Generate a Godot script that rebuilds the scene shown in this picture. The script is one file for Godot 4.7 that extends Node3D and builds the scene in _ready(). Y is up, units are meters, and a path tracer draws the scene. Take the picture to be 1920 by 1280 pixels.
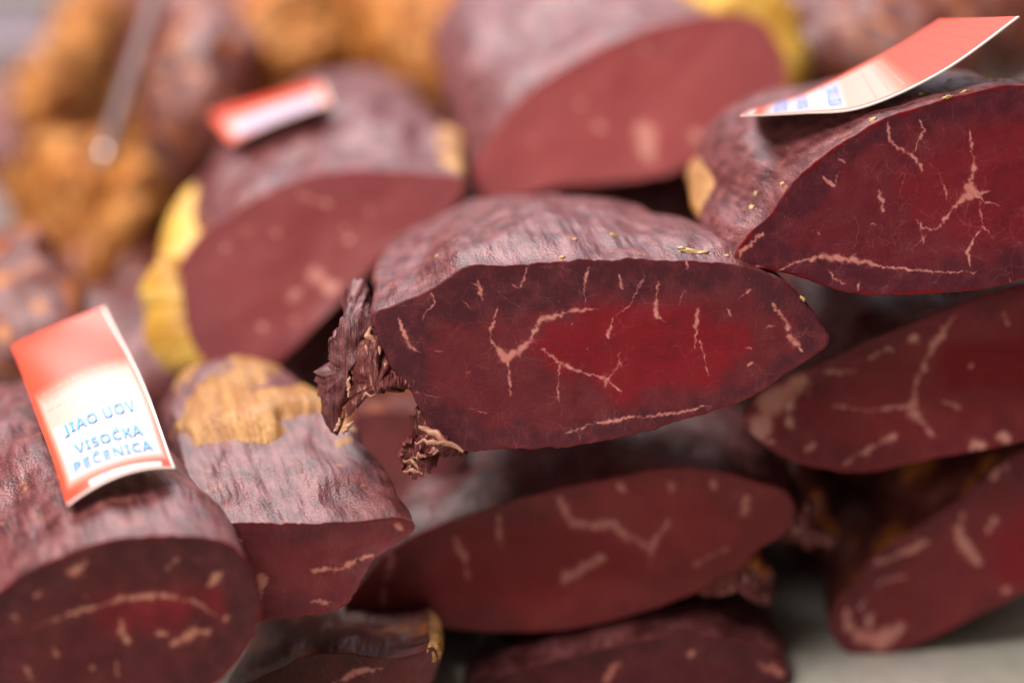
extends Node3D
# A pile of dried, cured beef in a shop's display case, seen close up with a long lens.

const EYE := Vector3(0.0, 0.385, 0.705)
const PITCH := 20.0
const FOCUS := 0.752
var eye_basis := Basis(Vector3.RIGHT, deg_to_rad(-PITCH))
var rng := RandomNumberGenerator.new()
var lumps := FastNoiseLite.new()
var taken := {}
var brushes := {}
var M := {}

# ---------------------------------------------------------------- naming
func numbered(called: String) -> String:
	taken[called] = taken.get(called, -1) + 1
	return called if taken[called] == 0 else "%s_%03d" % [called, taken[called]]

func thing(called: String, label: String, category: String, at: Vector3, group := "") -> Node3D:
	var o := Node3D.new()
	o.name = numbered(called)
	add_child(o)
	o.position = at
	o.set_meta("label", label)
	o.set_meta("category", category)
	if group:
		o.set_meta("group", group)
	return o

func part(called: String, mesh: Mesh, parent: Node) -> MeshInstance3D:
	var o := MeshInstance3D.new()
	o.name = called
	o.mesh = mesh
	parent.add_child(o, true)
	return o

# ---------------------------------------------------------------- measuring
# a point of the place, from where it shows in the photograph (1920 x 1280) and its distance along the view
func at(px: float, py: float, w: float) -> Vector3:
	return EYE + eye_basis * Vector3((px - 960.0) / 4500.0 * w, (640.0 - py) / 4500.0 * w, -w)

func on_plane(px: float, py: float, c: Vector3, n: Vector3) -> Vector3:
	var d := eye_basis * Vector3((px - 960.0) / 4500.0, (640.0 - py) / 4500.0, -1.0)
	return EYE + d * ((c - EYE).dot(n) / d.dot(n))

func spline(pts: PackedVector2Array, n: int) -> PackedVector2Array:
	var fine := PackedVector2Array()
	var k := pts.size()
	for i in k:
		for j in 12:
			fine.append(pts[i].cubic_interpolate(pts[(i + 1) % k], pts[(i + k - 1) % k], pts[(i + 2) % k], j / 12.0))
	var run := PackedFloat32Array([0.0])
	for i in fine.size():
		run.append(run[i] + fine[i].distance_to(fine[(i + 1) % fine.size()]))
	var out := PackedVector2Array()
	var at_i := 0
	for i in n:
		var want := run[run.size() - 1] * i / n
		while run[at_i + 1] < want:
			at_i += 1
		out.append(fine[at_i].lerp(fine[(at_i + 1) % fine.size()], (want - run[at_i]) / maxf(run[at_i + 1] - run[at_i], 1e-9)))
	return out

# ---------------------------------------------------------------- textures
func noise(seed_: int, freq: float, octaves := 4, kind := FastNoiseLite.TYPE_SIMPLEX_SMOOTH) -> FastNoiseLite:
	var f := FastNoiseLite.new()
	f.seed = seed_
	f.noise_type = kind
	f.frequency = freq
	f.fractal_octaves = octaves
	return f

func grey(n: FastNoiseLite, w: int, h: int, sx := 1.0, sy := 1.0) -> PackedByteArray:
	var im := n.get_seamless_image(int(w * sx), int(h * sy))
	im.convert(Image.FORMAT_L8)
	if sx != 1.0 or sy != 1.0:
		im.resize(w, h, Image.INTERPOLATE_CUBIC)
	return im.get_data()

func tex(im: Image) -> ImageTexture:
	return ImageTexture.create_from_image(im)

func lin(r: float, g: float, b: float) -> Color:
	return Color(r, g, b).linear_to_srgb()

func ramp(stops: Array) -> PackedColorArray:
	var g := Gradient.new()
	g.offsets = PackedFloat32Array(stops.map(func(s): return s[0]))
	g.colors = PackedColorArray(stops.map(func(s): return s[1]))
	var out := PackedColorArray()
	for i in 256:
		out.append(g.sample(i / 255.0))
	return out

# two layers of noise, the first coloured by a ramp, the second making it lighter and darker
func mottled(size: int, a: PackedByteArray, b: PackedByteArray, stops: Array, depth: float) -> Image:
	var lut := ramp(stops)
	var out := PackedByteArray()
	out.resize(size * size * 4)
	for i in size * size:
		var c := lut[a[i]]
		var k := 255.0 * (1.0 + depth * (b[i] - 128) / 128.0)
		out[i * 4] = clampi(int(c.r * k), 0, 255)
		out[i * 4 + 1] = clampi(int(c.g * k), 0, 255)
		out[i * 4 + 2] = clampi(int(c.b * k), 0, 255)
		out[i * 4 + 3] = int(c.a * 255.0)
	return Image.create_from_data(size, size, false, Image.FORMAT_RGBA8, out)

func brush(r: float, c: Color, hard: float) -> Image:
	var key := "%d %s %.2f" % [int(r * 4), c.to_html(), hard]
	if not brushes.has(key):
		var s := int(ceil(r)) * 2 + 3
		var im := Image.create_empty(s, s, false, Image.FORMAT_RGBA8)
		for y in s:
			for x in s:
				var d := Vector2(x - s / 2, y - s / 2).length()
				im.set_pixel(x, y, Color(c.r, c.g, c.b, c.a * (1.0 - smoothstep(r * hard - 0.3, r + 0.7, d))))
		brushes[key] = im
	return brushes[key]

func dab(im: Image, p: Vector2, r: float, c: Color, hard := 0.5) -> void:
	var b := brush(r, c, hard)
	im.blend_rect(b, Rect2i(Vector2i.ZERO, b.get_size()), Vector2i(int(round(p.x)) - b.get_width() / 2, int(round(p.y)) - b.get_height() / 2))

# a seam of fat between the muscles: a crooked line of uneven width; pts are Vector3(x, y, width)
func seam(im: Image, pts: Array, c: Color, scale: float) -> void:
	var total := 0.0
	for i in pts.size() - 1:
		total += Vector2(pts[i].x, pts[i].y).distance_to(Vector2(pts[i + 1].x, pts[i + 1].y))
	var done := 0.0
	var off := rng.randf() * 5000.0
	var wide := 1.0
	for i in pts.size() - 1:
		var a: Vector3 = pts[i]
		var b: Vector3 = pts[i + 1]
		var along := Vector2(b.x - a.x, b.y - a.y)
		var steps := maxi(2, int(along.length() / 0.6))
		var across := along.normalized().orthogonal()
		for k in steps:
			var p := a.lerp(b, float(k) / steps)
			done += along.length() / steps
			var tail := minf(1.0, minf(done, total - done) / (7.0 * scale) + 0.15)
			var side := scale * (3.2 * lumps.get_noise_1d(done / scale * 3.0 + off) + 2.2 * lumps.get_noise_1d(done / scale * 12.0 + off + 700.0))
			side += p.z * 0.55 * lumps.get_noise_1d(done / scale * 9.0 + off + 4000.0)
			wide = clampf(wide + rng.randf_range(-0.2, 0.2), 0.3, 1.4)
			var r := p.z * 0.5 * wide * (0.35 + 0.65 * tail)
			var here := Vector2(p.x, p.y) + across * side
			var strong := clampf(0.55 + 0.9 * lumps.get_noise_1d(done / scale * 6.0 + off + 2500.0), 0.15, 1.0)
			dab(im, here, maxf(0.6, r), Color(c.r, c.g, c.b, clampf(0.10 + 0.075 * p.z / scale * tail, 0.08, 0.36) * strong), 0.15)
			if k % 3 == 0:
				dab(im, here, maxf(1.5, r * 2.3), Color(c.r, c.g * 0.75, c.b * 0.75, 0.035), 0.05)
			if r > 1.0 and rng.randf() < 0.3:
				dab(im, here + Vector2(rng.randf_range(-1, 1), rng.randf_range(-1, 1)) * r * 1.3, r * rng.randf_range(0.3, 0.7), Color(c.r, c.g, c.b, 0.22), 0.1)
			if p.z > 1.8 * scale and rng.randf() < 0.05 / scale:
				var go := across.rotated(rng.randf_range(-0.9, 0.9)) * (1.0 if rng.randf() < 0.5 else -1.0)
				hair_veins(im, here, go, int(rng.randf_range(10, 42) * scale), Color(c.r, c.g, c.b, rng.randf_range(0.10, 0.30)), 1)

func hair_veins(im: Image, from: Vector2, go: Vector2, length: int, c: Color, level := 0) -> void:
	var p := from
	for k in length:
		p += go * 0.8
		go = go.rotated(rng.randf_range(-0.09, 0.09))
		if p.x < 2 or p.y < 2 or p.x > im.get_width() - 3 or p.y > im.get_height() - 3:
			return
		dab(im, p, 0.8, Color(c.r, c.g, c.b, c.a * (1.0 - 0.7 * float(k) / length)), 0.1)
		if level < 2 and rng.randf() < 0.016:
			hair_veins(im, p, go.rotated(rng.randf_range(0.5, 1.1) * (1.0 if rng.randf() < 0.5 else -1.0)), int(length * 0.55), c, level + 1)

# a zone of the cut face with a wandering border, as a mask
func zone(poly: PackedVector2Array, w: int, h: int, s: int, soft: int) -> PackedByteArray:
	var small := Image.create_empty(w / 8, h / 8, false, Image.FORMAT_L8)
	var wob := noise(s, 0.06, 3)
	for y in h / 8:
		for x in w / 8:
			var p := Vector2(x, y) + Vector2(wob.get_noise_2d(x, y), wob.get_noise_2d(x + 300, y)) * 5.0
			if Geometry2D.is_point_in_polygon(p, poly):
				small.set_pixel(x, y, Color.WHITE)
	small.resize(maxi(4, w / soft), maxi(4, h / soft), Image.INTERPOLATE_BILINEAR)
	small.resize(w, h, Image.INTERPOLATE_CUBIC)
	return small.get_data()

# the cut face of one piece; q turns a place in the photograph into a place on the face's own texture
func cut_texture(w: int, h: int, q: Callable, scale: float, spec: Dictionary) -> Image:
	var s: int = spec.get("seed", 1)
	var lean: Color = spec.get("lean", lin(0.115, 0.019, 0.025))
	var ruby: Color = spec.get("ruby_color", lin(0.22, 0.007, 0.014))
	var pale: Color = lean.lerp(lin(0.24, 0.075, 0.080), 0.22)
	var a := grey(noise(s, 0.012, 4), w, h)
	var fibre := grey(noise(s + 1, 0.09, 3), w, h, 1.0, 0.35)
	var mask := PackedByteArray()
	if spec.has("ruby"):
		var poly := PackedVector2Array()
		for i in range(0, spec.ruby.size(), 2):
			poly.append(q.call(spec.ruby[i], spec.ruby[i + 1]) / 8.0)
		mask = zone(poly, w, h, s + 2, 44)
	# the meat dries from outside: a darker, browner outer zone with an uneven border
	var heart := PackedVector2Array()
	if spec.has("heart"):
		for i in range(0, spec.heart.size(), 2):
			heart.append(q.call(spec.heart[i], spec.heart[i + 1]) / 8.0)
	else:
		var rim_: PackedVector2Array = spec.rim_line
		for p in rim_:
			heart.append(Vector2(w / 2.0, h / 2.0).lerp(p, 0.74) / 8.0)
	var inner := zone(heart, w, h, s + 6, 30)
	var apart: float = spec.get("zones", 0.55)
	var dry := lean.lerp(Color(lean.r * 0.80, lean.g * 0.86, lean.b * 0.94), apart)
	var fresh := lean.lerp(Color(minf(1.0, lean.r * 1.10), lean.g * 0.94, lean.b * 0.97), apart)
	var out := PackedByteArray()
	out.resize(w * h * 4)
	var strength: float = spec.get("ruby_strength", 0.72)
	for i in w * h:
		var m := (a[i] - 128) / 128.0
		var f := (fibre[i] - 128) / 128.0
		var c := dry.lerp(fresh, clampf(inner[i] / 255.0 * (1.0 + 0.5 * m), 0.0, 1.0)).lerp(pale, clampf(0.2 + 0.8 * m + 0.3 * f, 0.0, 0.8))
		if mask.size():
			c = c.lerp(ruby, clampf(mask[i] / 255.0 * (strength + 0.22 * m + 0.12 * f), 0.0, 1.0))
		var k := 255.0 * (1.0 + 0.035 * f)
		out[i * 4] = clampi(int(c.r * k), 0, 255)
		out[i * 4 + 1] = clampi(int(c.g * k), 0, 255)
		out[i * 4 + 2] = clampi(int(c.b * k), 0, 255)
		out[i * 4 + 3] = 255
	var im := Image.create_from_data(w, h, false, Image.FORMAT_RGBA8, out)
	var fat: Color = spec.get("fat_color", lin(0.60, 0.29, 0.25))
	rng.seed = s * 77 + 5
	# the glassy, darker red dried rim just inside the crust, uneven; its red also paints in light glowing through the edge
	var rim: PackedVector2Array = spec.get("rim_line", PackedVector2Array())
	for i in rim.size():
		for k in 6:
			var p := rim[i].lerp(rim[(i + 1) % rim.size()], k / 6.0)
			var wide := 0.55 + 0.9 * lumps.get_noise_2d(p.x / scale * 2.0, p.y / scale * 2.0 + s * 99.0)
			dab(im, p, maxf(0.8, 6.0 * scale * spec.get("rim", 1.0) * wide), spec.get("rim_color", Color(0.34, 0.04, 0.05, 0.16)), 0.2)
	for k in spec.get("hairs", 30):
		var p := Vector2(rng.randf() * w, rng.randf() * h)
		hair_veins(im, p, Vector2.RIGHT.rotated(rng.randf() * TAU), int(rng.randf_range(25, 90) * scale), Color(fat.r, fat.g, fat.b, rng.randf_range(0.05, spec.get("hair_alpha", 0.22))))
	for k in spec.get("flecks", 60):
		var p := Vector2(rng.randf() * w, rng.randf() * h)
		var big := rng.randf_range(0.5, 2.2) * scale
		for j in rng.randi_range(2, 5):
			dab(im, p + Vector2(rng.randf_range(-1, 1), rng.randf_range(-1, 1)) * big * 1.4, big * rng.randf_range(0.3, 0.8), Color(fat.r, fat.g, fat.b, rng.randf_range(0.10, 0.32)), 0.2)
	for v in spec.get("veins", []):
		var pts := []
		for i in range(0, v.size(), 3):
			var p: Vector2 = q.call(v[i], v[i + 1])
			pts.append(Vector3(p.x, p.y, v[i + 2] * scale * spec.get("vein_width", 1.35)))
		seam(im, pts, fat, scale)
	return im

# ---------------------------------------------------------------- materials
func base_material(albedo: Texture2D, rough: float, spec := 0.5) -> StandardMaterial3D:
	var m := StandardMaterial3D.new()
	m.albedo_texture = albedo
	m.roughness = rough
	m.metallic_specular = spec
	return m

func make_materials() -> void:
	var size := 512
	# dried outer surface: fibres run along the piece
	var streak := grey(noise(11, 0.035, 5), size, size, 1.0, 0.22)
	var blotch := grey(noise(12, 0.010, 4), size, size)
	var speck := grey(noise(13, 0.11, 3), size, size)
	var bump := PackedByteArray()
	bump.resize(size * size)
	for i in size * size:
		bump[i] = clampi(int(streak[i] * 0.6 + speck[i] * 0.4), 0, 255)
	M.bump = tex(Image.create_from_data(size, size, false, Image.FORMAT_L8, bump))
	M.grain = tex(Image.create_from_data(size, size, false, Image.FORMAT_L8, speck))
	var stain := mottled(size, grey(noise(14, 0.014, 5), size, size), speck, [[0.0, Color(0.72, 0.42, 0.16, 0.0)], [0.60, Color(0.72, 0.42, 0.16, 0.0)], [0.74, Color(0.74, 0.43, 0.17, 0.6)], [1.0, Color(0.84, 0.58, 0.26, 0.85)]], 0.2)
	var crumbs := mottled(size, grey(noise(15, 0.05, 4), size, size), speck, [[0.0, Color(0.72, 0.45, 0.30, 0.0)], [0.70, Color(0.72, 0.45, 0.30, 0.0)], [0.86, Color(0.72, 0.45, 0.28, 0.35)], [1.0, Color(0.82, 0.60, 0.36, 0.7)]], 0.2)
	var rind_stops := [[0.0, lin(0.040, 0.008, 0.009)], [0.34, lin(0.095, 0.024, 0.027)], [0.55, lin(0.16, 0.050, 0.055)], [0.75, lin(0.21, 0.076, 0.080)], [1.0, lin(0.33, 0.14, 0.11)]]
	var mixed := PackedByteArray()
	mixed.resize(size * size)
	for i in size * size:
		mixed[i] = clampi(int(streak[i] * 0.45 + blotch[i] * 0.55), 0, 255)
	var rind_image := mottled(size, mixed, speck, rind_stops, 0.18)
	var red_stops := [[0.0, lin(0.06, 0.013, 0.012)], [0.4, lin(0.12, 0.030, 0.026)], [0.7, lin(0.18, 0.055, 0.04)], [1.0, lin(0.30, 0.13, 0.07)]]
	var gold_stops := [[0.0, lin(0.06, 0.018, 0.008)], [0.36, lin(0.19, 0.062, 0.016)], [0.6, lin(0.48, 0.22, 0.05)], [1.0, lin(0.70, 0.43, 0.15)]]
	for k in [["rind", rind_image, crumbs], ["rind_red", mottled(size, mixed, speck, red_stops, 0.2), stain], ["rind_gold", mottled(size, mixed, speck, gold_stops, 0.25), stain]]:
		var m := base_material(tex(k[1]), 0.40, 0.5)
		m.heightmap_enabled = true
		m.heightmap_texture = M.bump
		m.heightmap_scale = 0.042
		m.detail_enabled = true
		m.detail_albedo = tex(k[2])
		m.detail_blend_mode = BaseMaterial3D.BLEND_MODE_MIX
		m.detail_uv_layer = BaseMaterial3D.DETAIL_UV_2
		m.subsurf_scatter_enabled = true
		m.subsurf_scatter_strength = 0.12
		if k[0] == "rind_gold":
			m.roughness = 0.6
			m.metallic_specular = 0.3
		M[k[0]] = m
	var fat_image := mottled(size, blotch, speck, [[0.0, lin(0.55, 0.28, 0.04)], [0.5, lin(0.72, 0.44, 0.07)], [1.0, lin(0.82, 0.60, 0.18)]], 0.18)
	M.fat = base_material(tex(fat_image), 0.42)
	var gold_image := mottled(size, mixed, speck, [[0.0, lin(0.22, 0.09, 0.022)], [0.45, lin(0.42, 0.20, 0.055)], [1.0, lin(0.66, 0.42, 0.15)]], 0.3)
	M.gold_fat = base_material(tex(gold_image), 0.42)
	for m in [M.fat, M.gold_fat]:
		m.heightmap_enabled = true
		m.heightmap_texture = M.bump
		m.heightmap_scale = 0.08
		m.subsurf_scatter_enabled = true
		m.subsurf_scatter_strength = 0.08
	M.crumb = base_material(tex(mottled(size, blotch, speck, [[0.0, lin(0.42, 0.26, 0.09)], [1.0, lin(0.70, 0.54, 0.27)]], 0.25)), 0.5)
	M.sinew = base_material(tex(mottled(size, blotch, speck, [[0.0, lin(0.34, 0.13, 0.09)], [1.0, lin(0.62, 0.38, 0.25)]], 0.2)), 0.45)
	M.flap = M.rind.duplicate()
	M.flap.subsurf_scatter_enabled = false
	M.flap_red = M.rind_red.duplicate()
	M.flap_red.subsurf_scatter_enabled = false
	var shred := mottled(size, grey(noise(21, 0.03, 4, FastNoiseLite.TYPE_CELLULAR), size, size, 1.0, 0.3), speck, [[0.0, lin(0.10, 0.016, 0.016)], [0.5, lin(0.16, 0.03, 0.03)], [0.68, lin(0.24, 0.07, 0.06)], [0.8, lin(0.55, 0.32, 0.25)], [1.0, lin(0.66, 0.42, 0.3)]], 0.2)
	M.shred = base_material(tex(shred), 0.4)
	M.shred.heightmap_enabled = true
	M.shred.heightmap_texture = M.bump
	M.shred.heightmap_scale = 0.1

func cut_material(im: Image) -> StandardMaterial3D:
	var m := base_material(tex(im), 0.48, 0.38)
	m.subsurf_scatter_enabled = true
	m.subsurf_scatter_strength = 0.2
	m.heightmap_enabled = true
	m.heightmap_texture = M.grain
	m.heightmap_scale = 0.007
	m.texture_repeat = false
	return m

# ---------------------------------------------------------------- meshes
func vertex(st: SurfaceTool, p: Vector3, n: Vector3, uv: Vector2, uv2 := Vector2.ZERO) -> void:
	st.set_normal(n)
	st.set_uv(uv)
	st.set_uv2(uv2)
	st.add_vertex(p)

func tangents(st: SurfaceTool) -> void:
	st.index()
	st.generate_tangents()

# rows[j][i], closed round i
func ring_normals(rows: Array) -> Array:
	var out := []
	for j in rows.size():
		var line := PackedVector3Array()
		var k: int = rows[j].size()
		for i in k:
			var du: Vector3 = rows[j][(i + 1) % k] - rows[j][(i + k - 1) % k]
			var dv: Vector3 = rows[mini(j + 1, rows.size() - 1)][i] - rows[maxi(j - 1, 0)][i]
			line.append(dv.cross(du).normalized())
		out.append(line)
	return out

func rings(st: SurfaceTool, rows: Array, normals: Array, uvs: Array, j0: int, j1: int, detail_scale: float) -> void:
	for j in range(j0, j1):
		var k: int = rows[j].size()
		for i in k:
			var n := (i + 1) % k
			for c in [[n, j, i + 1], [n, j + 1, i + 1], [i, j + 1, i], [n, j, i + 1], [i, j + 1, i], [i, j, i]]:
				var uv := Vector2(uvs[c[1]][0] * c[2], uvs[c[1]][1])
				vertex(st, rows[c[1]][c[0]], normals[c[1]][c[0]], uv, uv * detail_scale)

func fan(st: SurfaceTool, line: PackedVector3Array, tip: Vector3, n: Vector3, forward: bool) -> void:
	for i in line.size():
		var a := line[i]
		var b := line[(i + 1) % line.size()]
		vertex(st, tip, n, Vector2.ZERO)
		vertex(st, a if forward else b, n, Vector2(0.1, 0))
		vertex(st, b if forward else a, n, Vector2(0, 0.1))

# One piece of cured meat: a cut end whose outline is seen in the photograph, and the dried body behind it.
# spec: outline (x, y pairs), w (distance), tilt (face leans back, degrees), turn (face turns to the right, degrees), axis, length, ends [[t, sx, sy], ...], rind, lumpy
func body(spec: Dictionary, parent: Node3D = null) -> Dictionary:
	var n := (Basis(Vector3.UP, deg_to_rad(spec.get("turn", 0.0))) * Basis(Vector3.RIGHT, deg_to_rad(-spec.get("tilt", 12.0)))) * Vector3.BACK
	var o: Array = spec.outline
	var mid := Vector2.ZERO
	for i in range(0, o.size(), 2):
		mid += Vector2(o[i], o[i + 1]) / (o.size() / 2)
	var c := at(mid.x, mid.y, spec.w)
	var x := Vector3.UP.cross(n).normalized()
	var y := n.cross(x)
	var flat := func(px: float, py: float) -> Vector2:
		var p := on_plane(px, py, c, n) - c
		return Vector2(p.dot(x), p.dot(y))
	var pts := PackedVector2Array()
	for i in range(0, o.size(), 2):
		pts.append(flat.call(o[i], o[i + 1]))
	if Geometry2D.is_polygon_clockwise(pts):
		pts.reverse()
	var low := 0
	for i in pts.size():
		if pts[i].y < pts[low].y:
			low = i
	pts = pts.slice(low) + pts.slice(0, low)
	var around: int = spec.get("around", 112)
	var line := spline(pts, around)
	# ragged rim of the cut
	var rag: float = spec.get("ragged", 0.0006)
	for i in around:
		line[i] += line[i].normalized() * lumps.get_noise_3d(line[i].x * 9000.0, line[i].y * 9000.0, spec.get("seed", 1) * 40.0) * rag
		line[i] += line[i].normalized() * lumps.get_noise_3d(line[i].x * 42000.0, line[i].y * 42000.0, spec.get("seed", 1) * 70.0) * rag * 0.5
	var lo := Vector2(INF, INF)
	var hi := -lo
	var girth := 0.0
	for i in around:
		lo = lo.min(line[i])
		hi = hi.max(line[i])
		girth += line[i].distance_to(line[(i + 1) % around])
	var centre := (lo + hi) / 2.0
	var half := (hi - lo) / 2.0
	var axis: Vector3 = spec.get("axis", Vector3(0, 0, -1))
	axis = axis.normalized()
	var length: float = spec.get("length", 0.15)
	var bend: Vector3 = spec.get("bend", Vector3.ZERO)
	var ends: Array = spec.get("ends", [[0.0, 1.0, 1.0], [0.35, 1.0, 1.0], [0.7, 0.85, 0.85], [0.9, 0.55, 0.55], [1.0, 0.05, 0.05]])
	var fine: float = spec.get("fine", 1.0)
	var lumpy: float = spec.get("lumpy", 0.0035)
	var sd: float = spec.get("seed", 1) * 13.7
	var base: Vector3 = parent.get_meta("base") if parent else c + y * lo.y
	if not parent:
		parent = thing("cured_meat", spec.label, "meat", base, "cured meat pieces piled in the display")
		parent.set_meta("base", base)
	var slab: float = spec.get("slab", 0.006)
	var ts := [0.0, 0.0015 / length, 0.0035 / length, slab / length]
	var along: int = spec.get("along", 44)
	for j in range(1, along + 1):
		ts.append(lerpf(slab / length, 1.0, pow(float(j) / along, 1.15)))
	var rows := []
	var uvs := []
	for t in ts:
		var k := 0
		while k < ends.size() - 2 and t > ends[k + 1][0]:
			k += 1
		var e0: Array = ends[maxi(k - 1, 0)]
		var e1: Array = ends[k]
		var e2: Array = ends[k + 1]
		var e3: Array = ends[mini(k + 2, ends.size() - 1)]
		var f := clampf((t - e1[0]) / (e2[0] - e1[0]), 0.0, 1.0)
		var sx := maxf(0.02, cubic_interpolate(e1[1], e2[1], e0[1], e3[1], f))
		var sy := maxf(0.02, cubic_interpolate(e1[2], e2[2], e0[2], e3[2], f))
		var row := PackedVector3Array()
		var oval: float = smoothstep(0.05, 0.8, t) * spec.get("oval", 0.7)
		var rough := smoothstep(0.0, 0.10, t)
		for i in around:
			var d := line[i] - centre
			var a := atan2(d.y / half.y, d.x / half.x)
			var e := Vector2(cos(a) * half.x, sin(a) * half.y)
			d = d.lerp(e, oval)
			d = Vector2(d.x * sx, d.y * sy) + centre
			var p: Vector3 = c + x * d.x + y * d.y + axis * (t * length) + bend * t * t
			var out := (x * d.x / half.x + y * d.y / half.y).normalized()
			p += out * rough * (lumpy * lumps.get_noise_3d(p.x * 2200.0 * fine + sd, p.y * 2200.0 * fine, p.z * 1500.0 * fine) * 2.0 + lumpy * 0.14 * lumps.get_noise_3d(p.x * 9000.0 * fine, p.y * 9000.0 * fine + sd, p.z * 5000.0 * fine))
			row.append(p - base)
		rows.append(row)
		uvs.append([girth / around / 0.07, t * length / 0.07])
	var normals := ring_normals(rows)
	var rind: Material = M[spec.get("rind", "rind")]
	# the front of the piece: the cut and the few millimetres of crust round it, closed behind
	var st := SurfaceTool.new()
	st.begin(Mesh.PRIMITIVE_TRIANGLES)
	var turns := 22
	var size := hi - lo
	var grid := []
	for j in turns + 2:
		var r: float = minf(1.0, 1.0 - pow(1.0 - float(j) / turns, 1.3)) if j < turns else [0.992, 1.0][j - turns]
		var row := PackedVector3Array()
		for i in around:
			var d := centre.lerp(line[i], r)
			var z: float = spec.get("uneven", 0.0014) * lumps.get_noise_3d(d.x * 1800.0 * fine, d.y * 1800.0 * fine, sd) * (1.0 - pow(r, 5.0)) - 0.0016 * (1.0 - r * r) * spec.get("dish", 0.5)
			z += 0.00022 * lumps.get_noise_3d(d.x * 9000.0, d.y * 14000.0, sd + 90.0) * (1.0 - pow(r, 8.0))
			if j == turns + 1:
				z -= 0.0004
			row.append(c + x * d.x + y * d.y + n * z - base)
		grid.append(row)
	rows[0] = grid[turns + 1]
	for j in turns + 1:
		for i in around:
			var k := (i + 1) % around
			for v in [[k, j], [k, j + 1], [i, j + 1], [k, j], [i, j + 1], [i, j]]:
				var p: Vector3 = grid[v[1]][v[0]]
				var l := Vector2((p + base - c).dot(x), (p + base - c).dot(y))
				st.set_smooth_group(0)
				st.set_uv(Vector2((l.x - lo.x) / size.x, (hi.y - l.y) / size.y))
				st.add_vertex(p)
	st.generate_normals()
	tangents(st)
	var res: int = spec.get("pixels", 512)
	var tw := res
	var th := maxi(64, int(res * size.y / size.x) / 8 * 8)
	var scale: float = res / (size.x * 4500.0 / spec.w)
	var q := func(px: float, py: float) -> Vector2:
		var l: Vector2 = flat.call(px, py)
		return Vector2((l.x - lo.x) / size.x * tw, (hi.y - l.y) / size.y * th)
	var rim_line := PackedVector2Array()
	for p in line:
		rim_line.append(Vector2((p.x - lo.x) / size.x * tw, (hi.y - p.y) / size.y * th))
	spec.rim_line = rim_line
	if spec.has("face_material"):
		st.set_material(M[spec.face_material])
	else:
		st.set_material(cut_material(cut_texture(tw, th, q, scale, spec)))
	var mesh := st.commit()
	st = SurfaceTool.new()
	st.begin(Mesh.PRIMITIVE_TRIANGLES)
	rings(st, rows, normals, uvs, 0, 3, 0.35)
	fan(st, rows[3], c + axis * slab - n * -0.001 - base, -n, true)
	tangents(st)
	st.set_material(rind)
	st.commit(mesh)
	var face := part(spec.get("face_name", "cut_face"), mesh, parent)
	st = SurfaceTool.new()
	st.begin(Mesh.PRIMITIVE_TRIANGLES)
	rings(st, rows, normals, uvs, 3, rows.size() - 1, 0.35)
	fan(st, rows[3], c + axis * slab - n * 0.002 - base, n, false)
	var last: PackedVector3Array = rows[rows.size() - 1]
	var tip := Vector3.ZERO
	for p in last:
		tip += p / last.size()
	fan(st, last, tip, axis, true)
	tangents(st)
	st.set_material(rind)
	part(spec.get("rind_name", "rind"), st.commit(), parent)
	var made := {"node": parent, "rows": rows, "normals": normals, "ts": ts, "base": base, "length": length, "c": c, "n": n, "axis": axis, "face": face}
	for f in spec.get("fat", []):
		fat_layer(made, f)
	return made

# index round the rim that lies nearest to a place in the photograph
func rim_index(made: Dictionary, px: float, py: float) -> int:
	var best := 0
	var least := INF
	for i in made.rows[0].size():
		var p: Vector2 = seen(made.rows[0][i] + made.base)
		if p.distance_to(Vector2(px, py)) < least:
			least = p.distance_to(Vector2(px, py))
			best = i
	return best

func seen(p: Vector3) -> Vector2:
	var l := eye_basis.inverse() * (p - EYE)
	return Vector2(960.0 + l.x / -l.z * 4500.0, 640.0 - l.y / -l.z * 4500.0)

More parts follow.
